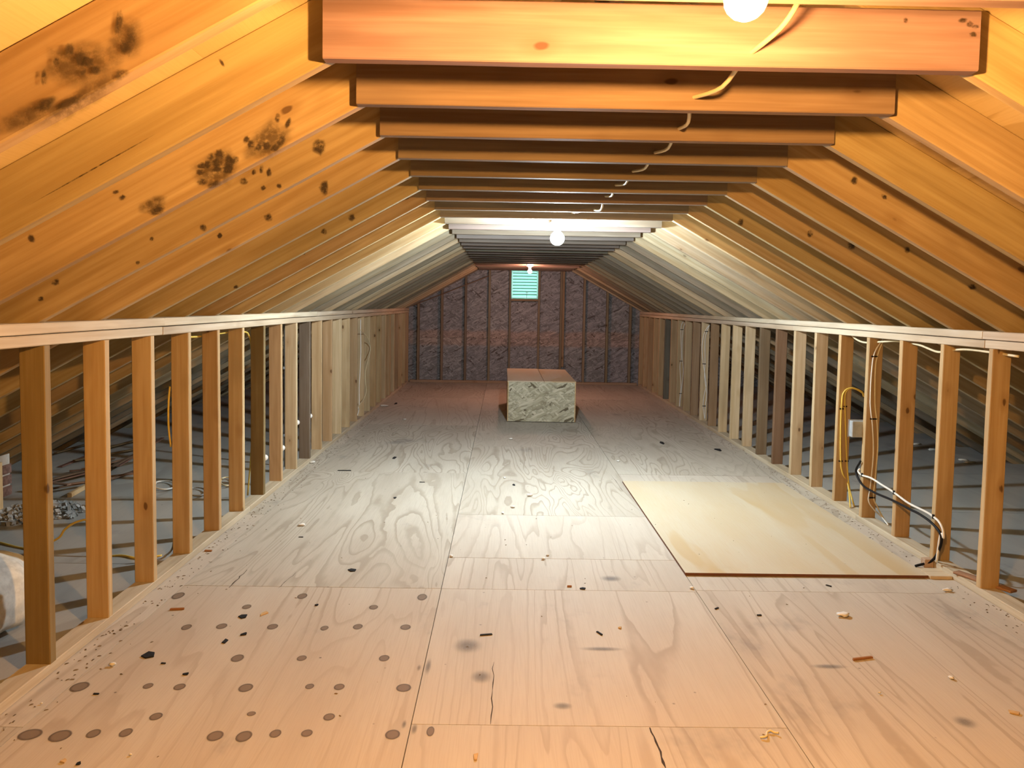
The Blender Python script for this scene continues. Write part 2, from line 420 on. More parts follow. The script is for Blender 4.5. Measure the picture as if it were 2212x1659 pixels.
# knots of the knotty sheet, each at its place
kn_px = [(65, 1587, 26, 11), (130, 1590, 24, 12), (202, 1585, 15, 9), (272, 1583, 14, 9), (465, 1590, 18, 11), (527, 1591, 18, 12), (595, 1585, 13, 9), (663, 1584, 13, 8),
         (337, 1548, 14, 8), (172, 1484, 20, 10), (320, 1482, 11, 6), (388, 1484, 13, 7), (531, 1486, 16, 9), (669, 1483, 10, 6), (513, 1422, 14, 8), (652, 1422, 11, 6),
         (543, 1542, 10, 5), (403, 1355, 11, 6), (479, 1353, 12, 6), (589, 1354, 12, 6), (701, 1357, 9, 5), (385, 1287, 13, 7), (533, 1311, 10, 5), (653, 1288, 11, 6),
         (807, 1312, 10, 5), (773, 1354, 11, 6), (876, 1355, 12, 6), (733, 1484, 12, 7), (711, 1549, 13, 8), (830, 1422, 12, 7), (872, 1486, 17, 9), (848, 1587, 17, 11), (912, 1290, 11, 7), (930, 1580, 9, 11)]
def disc_mesh(name, mat, n=14, wob=0.14, seed=0):
    rnd = random.Random(seed); bm = bmesh.new()
    bm.faces.new([bm.verts.new((math.cos(2 * math.pi * k / n) * (1 + rnd.uniform(-wob, wob)), math.sin(2 * math.pi * k / n) * (1 + rnd.uniform(-wob, wob)), 0)) for k in range(n)])
    me = to_mesh(bm, name, mat)
    return me
kmesh = [disc_mesh('knot', M['knot'], 14, .08, s) for s in range(4)]
for i, (x, y, a, b) in enumerate(kn_px):
    c = on_floor(x, y); e = on_floor(x + a, y); f = on_floor(x, y - b)
    owner = left_col[2] if (1.13 < c.y < 3.56 and c.x < X2) else floor
    link('knot', kmesh[i % 4], owner, Matrix.Translation((c.x, c.y, .0009)) @ Matrix.Diagonal(((e - c).length, (f - c).length, 1, 1)))
def crack(p, q, w=0.004):
    a, b = on_floor(*p), on_floor(*q); bm = bmesh.new(); m, L = frame((a.x, a.y, .0008), (b.x, b.y, .0008), (0, 0, 1))
    n = 8; rnd = random.Random(int(a.x * 999)); top = []; bot = []
    for i in range(n + 1):
        x = -L / 2 + L * i / n; o = rnd.uniform(-.004, .004); h = w * (0.3 + rnd.random()) * (0.4 if i in (0, n) else 1)
        top.append(bm.verts.new((x, o + h / 2, 0))); bot.append(bm.verts.new((x, o - h / 2, 0)))
    for i in range(n): bm.faces.new((bot[i], bot[i + 1], top[i + 1], top[i]))
    link('crack', to_mesh(bm, 'crack', M['crack']), floor, m)
for p, q, w in [((1062, 1565), (1066, 1430), .003), ((1402, 1572), (1440, 1659), .008), ((495, 1270), (533, 1231), .006), ((602, 1271), (640, 1236), .003), ((1320, 1025), (1345, 1062), .003)]:
    crack(p, q, w)
for k, (x, y, a, b) in enumerate([(925, 1440, 9, 22), (905, 1443, 6, 9), (895, 1575, 9, 16), (873, 1565, 7, 12), (1215, 1525, 28, 10), (1300, 1402, 60, 6), (1040, 1462, 30, 18), (1790, 1440, 50, 6), (2085, 1560, 30, 14), (1320, 1250, 30, 8), (1010, 1395, 40, 20)]):
    c = on_floor(x, y); e = on_floor(x + a, y); f = on_floor(x, y - b)
    link('dirt_stain', disc_mesh('stain', M['greydirt'], 16, .3, 40 + k), floor, Matrix.Translation((c.x, c.y, .0007)) @ Matrix.Diagonal(((e - c).length, (f - c).length, 1, 1)))

# ---- knee walls
ORANGE, TAN, PALE, BROWN, DARK, OLIVE, GREY = (1, .90, .74), (1.0, .97, .92), (1.14, 1.12, 1.05), (.72, .62, .52), (.34, .29, .27), (.42, .38, .27), (.33, .32, .36)
wall_left = thing('wall_left', (XL, YB, 0), 'open stud knee wall standing beside the lath pile', 'wall', None, 'structure')
wall_right = thing('wall_right', (XR, YB, 0), 'open stud knee wall with cables beside the loose tan board', 'wall', None, 'structure')
LCOL = {0: (.50, .45, .30), 1: ORANGE, 2: ORANGE, 3: ORANGE, 4: (.88, .74, .58), 5: ORANGE, 6: OLIVE, 7: (.95, .82, .7), 8: TAN, 9: GREY, 10: (.95, .85, .72), 11: (.82, .68, .55), 12: PALE, 13: (1.08, 1.02, .9), 14: (.8, .7, .6)}
RCOL = {0: ORANGE, 1: ORANGE, 2: (.92, .78, .62), 3: (.9, .78, .62), 4: (.95, .82, .66), 5: TAN, 6: TAN, 7: (.36, .27, .24), 8: (.36, .32, .29), 9: TAN, 10: PALE, 11: (1.08, 1.03, .93), 12: (.58, .47, .4), 13: TAN, 14: (.6, .5, .45), 15: (.8, .74, .66), 16: (.9, .85, .76), 17: (.85, .75, .65), 18: (.32, .38, .46), 19: (.9, .82, .7)}
LLAB = {0: 'olive brown weathered stud', 6: 'dark olive stud leaning slightly', 9: 'dark grey weathered stud'}
RLAB = {7: 'dark red brown stud', 8: 'dark brown stud with a pale patch', 18: 'bluish grey stud'}
YL0, YR0 = 2.6866, 3.5525
def knee(wall, side, y0, cols, labs, imin, imax):
    xin = XL if side < 0 else XR; xc = xin + side * .0445
    for i in range(imin, imax):
        y = y0 + S16 * i + .019
        lean = random.uniform(-.004, .004); lx = random.uniform(-.002, .002)
        if side < 0 and i == 6: lean = .012
        c = cols.get(i) or vary(random.choice([(.85, .74, .6), (1, .95, .85), (.7, .6, .5), (.95, .85, .72)]), .06)
        o = board('stud', wall, (xc + lx, y, .0385), (xc, y + lean, 1.1845), .038, .089, (1, 0, 0), M['stud'], c, None, .006 if i in (0, 1, 7) else 0.0)
        if i in labs: o['label'] = labs[i]
    up = (1, 0, 0)
    for z0, cut, cc in ((1.185, [YB, .6, 3.62, 6.05, 9.7, 12.95], (1, .97, .93)), (1.2268, [YB, 2.0, 3.64, 6.6, 10.1, 12.95], (1.08, 1.06, 1.02))):
        for a, b in zip(cut, cut[1:]):
            off = random.uniform(-.0025, .0025)
            board('top_plate', wall, (xc + off, a + .001, z0 + .019), (xc + off, b - .001, z0 + .019 + random.uniform(0, .0015)), .089, .038, (0, 0, 1), M['plate'], vary(cc, .05))
    for a, b in zip([YB, 1.2, 4.85, 8.5, 12.95], [1.2, 4.85, 8.5, 12.95]):
        board('bottom_plate', wall, (xc, a + .001, .019), (xc, b - .001, .019), .089, .038, (0, 0, 1), M['plate'], vary((.96, .95, .92), .04))
knee(wall_left, -1, YL0, LCOL, LLAB, -12, 26)
knee(wall_right, 1, YR0, RCOL, RLAB, -14, 24)

# ---- roof: rafters, tie beams, roof sheets, ridge board
ceiling = thing('ceiling', (XC, YB, 0), 'sloping timber roof of rafters, tie beams and plywood sheets', 'ceiling', None, 'structure')
YJ0 = 1.8212
RAFT = {}
AE = 4.42
for i in range(-9, 28):
    yj = YJ0 + S16 * i; yr = yj + .038 + .0195
    for side in (-1, 1):
        c = vary((1, 1, 1), .10) if i < 9 else vary(random.choice([(.95, 1.02, 1.2), (.8, .86, 1.0), (.5, .54, .68), (.42, .46, .6), (.9, .92, 1.0)]), .08)  # far rafters: greyer wood, with the alternating shadows put into the tint
        nrm = Vector((side * ST, 0, CT)); off = nrm * (RD / 2)
        p0 = Vector((XC + side * AE, yr, under(AE))) + off; p1 = Vector((XC + side * .022, yr, under(.022))) + off
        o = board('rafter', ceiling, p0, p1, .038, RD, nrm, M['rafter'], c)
        RAFT[(i, side)] = o
    tilt = random.uniform(-.003, .003)
    xl, xr = -.4345 + random.uniform(-.008, .008), 1.1122 + random.uniform(-.012, .012)
    o = board('collar_tie', ceiling, (xl, yj + .019, ZJ + .070), (xr, yj + .019, ZJ + .070 + tilt), .038, .140, (0, 0, 1), M['tie'], vary((.74, .68, 1.0) if i < 1 else ((.64, .62, .68) if i < 9 else ((.42, .45, .52) if i < 12 else (.40, .45, .55))), .12))  # tie tints darkened in the colour against bulb glare and for shade; far ones weathered
    RAFT[('tie', i)] = o
RIDGE_TOP = ZR + RD / CT
board('ridge_board', ceiling, (XC, YB, ZR + .05), (XC, YF, ZR + .05), .038, .14, (0, 0, 1), M['tie'], (.9, .85, .8))
for side in (-1, 1):
    nrm = Vector((side * ST, 0, CT)); d = Vector((side * CT, 0, -ST))
    for r in range(5):
        s0, s1 = 1.2192 * r, min(1.2192 * (r + 1), 5.7)
        ys = [YB - .12]; y = YB - .12 + (1.22 if r % 2 else 2.44)
        while y < YF + .1: ys.append(y); y += 2.4384
        ys.append(YF + .15)
        for a, b in zip(ys, ys[1:]):
            c = Vector((XC, 0, RIDGE_TOP)) + d * ((s0 + s1) / 2) + nrm * .0085; c.y = (a + b) / 2
            bm = bmesh.new(); bmesh.ops.create_cube(bm, size=1.0); bmesh.ops.scale(bm, vec=((s1 - s0) - .0005, (b - a) - .0005, .016), verts=bm.verts[:])
            m = Matrix(((d.x, 0, nrm.x, c.x), (0, side * 1.0, 0, c.y), (d.z, 0, nrm.z, c.z), (0, 0, 0, 1)))
            link('roof_sheet', to_mesh(bm, 'roof_sheet', M['roof']), ceiling, m, color=(1, 1, 1))

# ---- hand smudges on the rafters and other stains with a shape of their own
def smudges(owner, Y, ells, mat=M['hand']):
    bm = bmesh.new(); c0 = at_y(ells[0][0], ells[0][1], Y); lay = bm.verts.layers.float.new('fade')
    for k, (px, py, a, b, ang) in enumerate(ells):
        rnd = random.Random(k * 7 + int(px)); n = 14; rings = []
        ca, sa = math.cos(math.radians(ang)), math.sin(math.radians(ang)); w = [1 + rnd.uniform(-.18, .18) for _ in range(n)]
        def vert(f, j, fade):
            t = 2 * math.pi * j / n; x, y = a * math.cos(t) * w[j] * f, b * math.sin(t) * w[j] * f
            p = at_y(px + x * ca - y * sa, py + x * sa + y * ca, Y) - c0
            v = bm.verts.new((p.x, -.0003 * (k % 6), p.z)); v[lay] = fade; return v
        mid = vert(0, 0, 1.0); r1 = [vert(.62, j, .95) for j in range(n)]; r2 = [vert(1.3, j, 0.0) for j in range(n)]
        for j in range(n):
            q = (j + 1) % n; bm.faces.new((mid, r1[j], r1[q])); bm.faces.new((r1[j], r2[j], r2[q], r1[q]))
    link('hand_smudge', to_mesh(bm, 'hand_smudge', mat), owner, Matrix.Translation(c0))
M['smear'] = smudge('smear', (0.07, 0.04, 0.018), 0.6, False, True)
yr_ = lambda i: YJ0 + S16 * i + .038 - .0022
smudges(RAFT[(-1, -1)], yr_(-1), [(257, 50, 7, 24, 5), (281, 88, 10, 26, 8), (268, 100, 8, 14, 0), (95, 168, 6, 14, 0), (122, 135, 6, 10, 10), (152, 108, 9, 13, 10), (175, 128, 12, 16, 10), (190, 134, 10, 12, 0), (208, 152, 8, 9, 0), (178, 152, 7, 8, 0), (150, 222, 26, 9, -25), (100, 225, 10, 22, 60), (262, 160, 16, 10, -20)])
smudges(RAFT[(1, -1)], yr_(1), [(455, 338, 6, 7, 0), (475, 334, 9, 10, 0), (497, 350, 10, 17, 5), (506, 344, 8, 8, 0), (437, 358, 8, 6, 0), (433, 372, 7, 6, 0), (448, 356, 6, 8, 0), (470, 352, 9, 9, 0), (470, 366, 9, 5, 0), (493, 366, 10, 8, 0), (438, 393, 10, 7, -20), (462, 398, 14, 6, -20),
                                 (600, 254, 5, 9, 10), (623, 266, 5, 10, 15), (533, 302, 5, 8, 25), (542, 312, 6, 9, 0), (560, 318, 6, 7, 0), (595, 320, 8, 7, 0), (608, 304, 6, 12, 25), (576, 315, 8, 8, 0)])
smudges(RAFT[(2, -1)], yr_(2), [(565, 366, 4, 8, 5), (581, 373, 5, 9, 5), (549, 372, 4, 5, 0), (527, 392, 7, 7, 0)])
smudges(RAFT[(0, -1)], yr_(0), [(480, 135, 9, 2.5, 60), (264, 425, 5, 4, 0)])
smudges(RAFT[('tie', 0)], YJ0 - .0022, [(2080, 44, 9, 5, 0), (2095, 52, 7, 6, 40), (2106, 58, 6, 4, 0), (2101, 75, 7, 5, 0), (1955, 44, 4, 6, 0)])
smudges(RAFT[(2, -1)], yr_(2) - .0004, [(690, 318, 12, 16, 0)])
smudges(RAFT[(1, -1)], yr_(1) + .0006, [(470, 362, 45, 34, -15), (575, 305, 50, 30, -40), (330, 440, 30, 12, -25)], M['smear'])
smudges(RAFT[(-1, -1)], yr_(-1) + .0006, [(170, 140, 70, 45, -10), (270, 85, 30, 48, 10), (180, 215, 90, 22, -30), (60, 250, 60, 20, -30)], M['smear'])
smudges(RAFT[(3, -1)], yr_(3), [(700, 405, 9, 14, 0), (440, 492, 6, 7, 0), (475, 509, 5, 5, 0)])

smudges(RAFT[(0, -1)], yr_(0) + .0004, [(200, 366, 140, 1.3, -29.3)])
def knot_on_rafter(px, py, a, b, side=-1):
    for i in range(-1, 9):
        p = at_y(px, py, yr_(i)); d = (p.z - under(side * (p.x - XC))) * CT
        if .006 < d < RD - .006:
            smudges(RAFT[(i, side)], yr_(i) - .0003, [(px, py, a, b, -20 * -side)]); return
for q in [(440, 492, 7, 8), (475, 509, 4, 4), (569, 406, 5, 5), (603, 402, 5, 5), (328, 516, 4, 4), (298, 567, 4, 4), (88, 645, 6, 5), (580, 470, 8, 7), (265, 427, 7, 5), (68, 515, 6, 8), (340, 455, 16, 9), (250, 415, 6, 4), (120, 610, 8, 6), (640, 640, 6, 4), (510, 620, 5, 4), (700, 500, 6, 6), (760, 470, 6, 7), (655, 545, 5, 5)]: knot_on_rafter(*q)
for q in [(1985, 105, 7, 5), (2160, 245, 6, 5), (1845, 390, 7, 7), (1840, 530, 7, 9), (1960, 540, 6, 6), (2122, 170, 5, 4), (1600, 480, 6, 7), (1750, 505, 6, 7), (2100, 620, 8, 6), (1910, 425, 6, 5)]: knot_on_rafter(*q, 1)

# ---- far gable and the gable behind the camera
def gable(name, y0, y1, label, hole=None, far=True):
    w = thing(name, (XC, y0, 0), label, 'wall', None, 'structure')
    def panel(x0, x1, z0, z1):
        P = [(x0, z0), (x1, z0), (x1, z1), (x0, z1)]
        c = RIDGE_TOP + SLOPE * XC
        P = clip(P, SLOPE, 1, c + .002); P = clip(P, -SLOPE, 1, RIDGE_TOP - SLOPE * XC + .002)
        if len(P) >= 3: prism_y('osb_panel', w, P, y0, y1, M['osbw'], color=vary((1, 1, 1), .05))
    xs = [-4.5, -3.1, -1.87, -.65, .573, 1.79, 3.0, 4.3, 5.2]
    for a, b in zip(xs, xs[1:]): panel(a, b, -.02, .7635)
    for a, b in zip(xs, xs[1:]):
        if hole and a < hole[0] < b:
            panel(a, hole[0], .7665, 2.6); panel(hole[0], hole[1], .7665, hole[2]); panel(hole[0], hole[1], hole[3], 2.6)
            if hole[1] < b - .002: panel(hole[1], b, .7665, 2.6)
        else: panel(a, b, .7665, 2.6)
    box('seam_light_block', w, (-3.2, y1 if far else y0 - .008, .74), (3.9, y1 + .008 if far else y0, .79), M['slab'])  # added strip behind the panel seam, blocks daylight leaking through the gap
    return w
HOLE = (.112, .568, 1.452, 1.941)
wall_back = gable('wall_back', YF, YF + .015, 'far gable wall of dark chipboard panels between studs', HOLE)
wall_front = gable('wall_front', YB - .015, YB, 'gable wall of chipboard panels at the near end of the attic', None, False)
gx = [-3.5, -3.09, -2.68, -2.28, -1.87, -1.467, -1.064, -.661, -.258, .092, .588, .966, 1.365, 1.761, 2.158, 2.56, 2.97, 3.38, 3.78]
for x in gx:
    zt = under(abs(x - XC)) + RD / CT - .02
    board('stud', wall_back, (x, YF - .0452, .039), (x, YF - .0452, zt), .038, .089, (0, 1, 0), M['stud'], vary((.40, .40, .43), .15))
board('stud', wall_back, (1.006, YF - .0452, .30), (1.006, YF - .0452, 2.2), .038, .089, (0, 1, 0), M['stud'], (.5, .44, .40))
board('bottom_plate', wall_back, (XL + .002, YF - .0452, .019), (XR - .002, YF - .0452, .019), .089, .038, (0, 0, 1), M['plate'], (.62, .52, .46))
board('vent_sill', wall_back, (.112, YF - .0452, 1.431), (.568, YF - .0452, 1.431), .089, .038, (0, 0, 1), M['stud'], (.5, .46, .44))
board('vent_header', wall_back, (.112, YF - .0452, 1.963), (.568, YF - .0452, 1.963), .089, .038, (0, 0, 1), M['stud'], (.5, .46, .44))
a, b = at_y(888, 661, 13.02), at_y(1056, 596, 13.02)
board('brace_strip', wall_back, (a.x, 13.032, a.z), (b.x, 13.032, b.z), .008, .016, (0, 0, 1), M['lath'], (1, 1, 1))

# ---- louvred vent
vent = thing('gable_vent', (.34, YF - .03, 1.452), 'pale green louvred vent glowing with daylight in the far gable', 'vent')
vx0, vx1, vz0, vz1 = HOLE
for lo, hi in (((vx0, YF - .035, vz0), (vx0 + .022, YF + .012, vz1)), ((vx1 - .022, YF - .035, vz0), (vx1, YF + .012, vz1)),
               ((vx0 + .022, YF - .035, vz0), (vx1 - .022, YF + .012, vz0 + .02)), ((vx0 + .022, YF - .035, vz1 - .02), (vx1 - .022, YF + .012, vz1))):
    box('vent_frame', vent, lo, hi, M['vent'], .002)
nsl = 9
bm = bmesh.new()
for lo, hi in (((-.205, -.042, -.0015), (.205, .042, .0015)), ((-.205, -.046, -.004), (.205, -.036, .004))):
    q = bmesh.ops.create_cube(bm, size=1.0)['verts']
    for v in q: v.co = Vector([(lo[i] + hi[i]) / 2 + v.co[i] * (hi[i] - lo[i]) for i in range(3)])
sl_me = to_mesh(bm, 'slat', [M['vent'], M['slat_shade']])
for p in sl_me.polygons: p.material_index = 1 if p.index >= 6 else 0  # dark green slat edge: shade of the overlapping slats painted as colour
for k in range(nsl):
    z = vz0 + .042 + (vz1 - vz0 - .075) * k / (nsl - 1)
    link('slat', sl_me, vent, Matrix.Translation((.34, YF - .012, z)) @ Matrix.Rotation(math.radians(-58), 4, 'X'))
lx = at_y(1138, 632, YF - .05)
bm = bmesh.new(); tube_bm(bm, [Vector((0, 0, -.10)), Vector((0, 0, .03))], .004, 6); tube_bm(bm, [Vector((-.022, 0, 0)), Vector((.022, 0, 0))], .004, 6)
link('latch', to_mesh(bm, 'latch', M['steel']), vent, Matrix.Translation((lx.x, YF - .048, lx.z)), label='small dark metal latch')

# ------------------------------------------------------------------ bulbs
for k, (c, r, col, rad, lab) in enumerate(BULBS):
    c = Vector(c)
    t = thing('light_bulb', (c.x, c.y, ZJ), lab, 'light bulb')
    bm = bmesh.new()
    prof = [(.011, r * 1.55), (.014, r * 1.2)] + [(r * math.cos(a), r * math.sin(a)) for a in [math.radians(d) for d in (58, 40, 22, 5, -15, -35, -55, -75)]]
    lathe_bm(bm, prof, 14)
    link('globe', to_mesh(bm, 'globe', glow('bulb_glow_%d' % k, col, rad), True), t, Matrix.Translation(c), label='glowing glass globe')
    zs = c.z + r * 1.5
    bm = bmesh.new(); lathe_bm(bm, [(.013, zs - .012), (.019, zs - .008), (.022, zs + .012), (.032, min(zs + .03, ZJ - .012)), (.052, ZJ - .010), (.055, ZJ - .001)], 18)
    link('socket', to_mesh(bm, 'socket', M['porcelain'], True), t, Matrix.Translation((c.x, c.y, 0)), label='white porcelain socket')
    j0 = math.floor((c.y - YJ0) / S16)
    ya, yb = YJ0 + S16 * j0 + .04, YJ0 + S16 * (j0 + 1) - .002
    board('mounting_cleat', t, (c.x, ya, ZJ + .0195), (c.x, yb, ZJ + .0195), .089, .038, (0, 0, 1), M['tie'], (1, 1, 1), label='short wooden cleat between tie beams')

# ------------------------------------------------------------------ chipboard box
BX0, BX1, BY0, BY1, BZ = .050, .838, 8.76, 10.45, .476
cb = thing('chipboard_box', ((BX0 + BX1) / 2, (BY0 + BY1) / 2, 0), 'low closed chipboard box standing on the floor in mid attic', 'box')
box('front_panel', cb, (BX0 + .012, BY0, .006), (BX1 - .012, BY0 + .012, BZ - .012), M['osb'], .001, (1, 1, 1))
box('back_panel', cb, (BX0 + .012, BY1 - .012, .006), (BX1 - .012, BY1, BZ - .012), M['osb'], .001, (1, 1, 1))
box('side_panel', cb, (BX0, BY0 - .001, .006), (BX0 + .0115, BY1, BZ - .012), M['plate'], .001, (1, .85, .6), label='panel with a pale cut edge')
box('side_panel', cb, (BX1 - .0115, BY0 - .001, .006), (BX1, BY1, BZ - .012), M['plate'], .001, (1, .85, .6), label='panel with a pale cut edge')
xm = .470
box('lid_panel', cb, (BX0 - .002, BY0 - .003, BZ - .0115), (xm - .002, BY1 + .02, BZ), M['loose'], .001, (1.0, .9, .78))
box('lid_panel', cb, (xm + .002, BY0 - .003, BZ - .0115), (BX1 + .002, BY1 - .03, BZ), M['loose'], .001, (1.0, .9, .78))
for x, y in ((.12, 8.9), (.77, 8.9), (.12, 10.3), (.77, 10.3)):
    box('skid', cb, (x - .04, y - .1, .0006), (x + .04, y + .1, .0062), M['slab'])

# ------------------------------------------------------------------ loose board and scraps by the right wall
lb = box('plywood_board', None, (.932, 3.785, .0016), (2.172, 5.80, .0150), M['loose'], 0.0, (1, 1, 1), [M['loose'], M['edge']], Matrix.Rotation(.004, 4, 'Z'),
         label='large loose tan board lying flat on the floor by the cables', cat='board')
p = on_floor(2032, 1243)
sb = box('scrap_board', None, (2.18, 3.775, .0008), (2.293, 3.90, .016), M['plate'], .001, (1.1, 1.1, 1.05), label='small pale wood offcut beside the loose tan board corner', cat='wood offcut')
box('wood_block', None, (2.245, 3.945, .0008), (2.293, 3.985, .045), M['plate'], .002, (.8, .66, .6), label='small notched wood block under the black cable', cat='wood block')
board('cedar_strip', None, (2.302, 3.76, .045), (2.42, 3.50, .045), .05, .012, (0, 0, 1), M['lath'], (1.7, 1.5, 1.4), label='thin brown wood strip lying on the right bottom plate', cat='wood strip')

# ------------------------------------------------------------------ cables
def fy(L, Y): return [at_y(x, y, Y) for x, y in L]
def fx(L, X): return [at_x(x, y, X) for x, y in L]
def st(px, py, Y, w=.016): p = at_y(px, py, Y); return (p, w, .004, .004)
Y4 = YR0 + 3 * S16 - .007
A = fy([(1907, 732), (1889, 763), (1883, 804), (1880, 870), (1884.5, 919), (1886.5, 980), (1880, 1050), (1876, 1081), (1888, 1101), (1903, 1115)], Y4)
B = fy([(1909, 733.5), (1897, 763), (1891, 796), (1890, 870), (1895, 919), (1896, 968), (1891, 1029), (1887, 1074), (1896, 1096), (1907, 1117)], Y4)
e1 = on_floor(1915, 1132, .044)
A.append(Vector((e1.x, e1.y - .02, e1.z))); B.append(Vector((e1.x + .012, e1.y + .01, e1.z)))
cable('cable', A, .0042, M['white'], 'white cable stapled down the fourth right stud from the loose board corner', group='cables on the cabled right stud', staples=[st(1889, 770, Y4, .02), st(1887, 905, Y4, .022), st(1883, 1075, Y4, .02)])
cable('cable', B, .0042, M['cream'], 'cream cable stapled beside the white one on the same right stud', group='cables on the cabled right stud')
Y5 = YR0 + 4 * S16 - .007
C = fy([(1866, 857), (1860, 845), (1838, 838), (1822, 849), (1818, 879), (1816, 931), (1816, 991), (1820, 1021), (1832, 1048)], Y5)
Dc = fy([(1868, 852), (1847, 840), (1831, 842), (1825, 858), (1826, 900), (1827.5, 949), (1829.5, 997), (1832, 1030), (1836, 1060)], Y5)
f1, f2 = on_floor(1837, 1096, .044), on_floor(1845, 1093, .044)
C.append(f1); Dc.append(f2)
cable('cable', C, .0052, M['yellow'], 'looser yellow cable looping over on the right stud beside the metal box', group='yellow cables', staples=[st(1818, 883, Y5, .014), st(1816, 996, Y5, .014)])
cable('cable', Dc, .0052, M['yellow'], 'tighter yellow cable looping over on the right stud beside the metal box', group='yellow cables', staples=[st(1826, 878, Y5, .012), st(1829, 996, Y5, .012)])
XE = XR - .008
Wc = fx([(1857, 1013), (1854, 1018), (1861, 1026), (1882, 1033), (1906, 1048), (1930, 1063), (1963, 1087), (1999, 1105), (2016, 1116), (2029, 1128), (2037, 1145), (2038, 1162)], XE)
Wc += [Vector((XE - .004, Wc[-1].y + .02, .20)), Vector((XE - .012, Wc[-1].y + .03, .05))]
cable('cable', Wc, .0062, M['white'], 'thick white cable sagging across the right studs above the black one', staples=[(at_x(1862, 1026, XE - .002), .004, .007, .012), (at_x(1931, 1064, XE - .002), .004, .007, .012), (at_x(2016, 1116, XE - .002), .004, .007, .012)])
Bk = fx([(1859, 996), (1849, 1018), (1861, 1045), (1885, 1062), (1933, 1083), (1963, 1099), (1987, 1111), (2014, 1131), (2032, 1154), (2031, 1181), (2013, 1211)], XE - .006)
Bk.append(Vector((2.20, 3.955, .006)))
cable('cable', Bk, .0068, M['black'], 'thick black cable sagging from a right stud down to the floor')
T = fx([(1838, 722), (1850, 733), (1870, 740), (1908, 738), (1940, 737), (1985, 745), (2025, 760), (2050, 757), (2090, 755), (2140, 761), (2200, 770)], XR + .05)
cable('cable', T, .006, M['cream'], 'cream cable threaded high through the right studs below the plate')
for (i, L1, L2) in ((13, [(1532, 702), (1523, 716), (1518, 736), (1516.7, 754), (1519, 784), (1525.6, 830), (1521.8, 850), (1518.8, 875), (1522, 905)], [(1533, 702), (1527, 716), (1523, 736), (1523, 782), (1522, 817), (1527, 850), (1524, 875), (1523, 905)]),
                    (16, [(1476, 694), (1471, 711), (1471.7, 772), (1468.6, 792), (1471, 832), (1468.6, 858), (1467, 881)], [(1480, 698), (1475, 716), (1473.7, 767), (1476, 802), (1472, 843), (1470, 860), (1468.6, 880)])):
    Yk = YR0 + i * S16 - .006
    lab = 'white cable, one of a pair on the pale right stud next to a brown one' if i == 13 else 'white cable, one of a pair on the right stud near the bluish grey one'
    sA = [st(1526, 716, Yk, .02), st(1521, 786, Yk, .02), st(1521, 877, Yk, .02)] if i == 13 else [st(1473, 712, Yk, .02), st(1471, 780, Yk, .02), st(1470, 850, Yk, .02)]
    cable('cable', fy(L1, Yk), .0038, M['white'], lab, group='cable pair %s' % ('beside brown stud' if i == 13 else 'beside bluish stud'), staples=sA)
    cable('cable', fy(L2, Yk), .0038, M['white'], lab, group='cable pair %s' % ('beside brown stud' if i == 13 else 'beside bluish stud'))
XI = XL + .007
cable('cable', fx([(779, 690), (779, 712), (779.5, 758), (778, 797), (776, 833), (776, 870), (774, 880), (775, 886), (772, 897)], XI), .0048, M['white'], 'straight white cable hanging down a left stud')
cable('cable', fx([(779, 713), (787, 721), (796, 734), (800, 750), (798, 767), (792.5, 787), (789, 807), (789.6, 828), (791.5, 843), (787, 859), (778, 872), (774, 879)], XI + .004), .0042, M['cream'], 'slack white cable bowing out beside the straight left one')
XO = XL - .10
cable('cable', fx([(408, 728), (440, 726), (492, 718), (529, 717), (537, 724), (542, 741), (544, 786), (544, 866), (544, 932), (542, 985)], XO) + [Vector((XO - .04, at_x(542, 985, XO).y + .05, .012))], .0055, M['yellow'], 'yellow cable hanging behind the dark olive left stud')
cable('cable', fx([(367, 835), (364, 870), (364, 920), (369, 965)], XO), .005, M['yellow'], 'short yellow cable hanging behind an orange left stud')
a0 = on_floor(112, 1186, .007)
cable('cable', [a0 + Vector((-.35, .1, 0)), a0 + Vector((-.12, 0, 0)), at_y(122, 1165, a0.y), at_y(139, 1145, a0.y), at_y(156, 1132, a0.y), at_y(174, 1125, a0.y), at_y(188, 1124, a0.y), at_y(212, 1140, a0.y), on_floor(243, 1200, .007) + Vector((-.1, 0, 0)), on_floor(262, 1200, .006), on_floor(300, 1206, .006), on_floor(350, 1200, .006)], .006, M['yellow'], 'yellow cable arching up from the eave boards behind left studs')
cable('cable', [on_floor(335, 1208, .006), on_floor(358, 1200, .006), at_x(372, 1185, XO - .005), at_x(376, 1160, XO - .005), at_x(376, 1140, XO - .005)], .005, M['grey'], 'grey cable curving up behind a left stud from the eave boards')
for k, (cx_, cy2, rx, ry, col, lab) in enumerate([(355, 1048, 26, 9, 'white', 'coil of flat white cable lying on the eave boards'), (490, 1040, 16, 9, 'cream', 'coil of cream cable lying on the eave boards'), (425, 1062, 22, 9, 'grey', 'coil of grey cable lying on the eave boards')]):
    pts = []
    for j in range(15):
        t = j / 14 * 2 * math.pi * 1.6; q = on_floor(cx_ + rx * math.cos(t) * (1 - j * .012), cy2 + ry * math.sin(t), .007 + j * .0012); pts.append(q)
    cable('cable_coil', pts, .006, M[col], lab, 'cable', n=4)
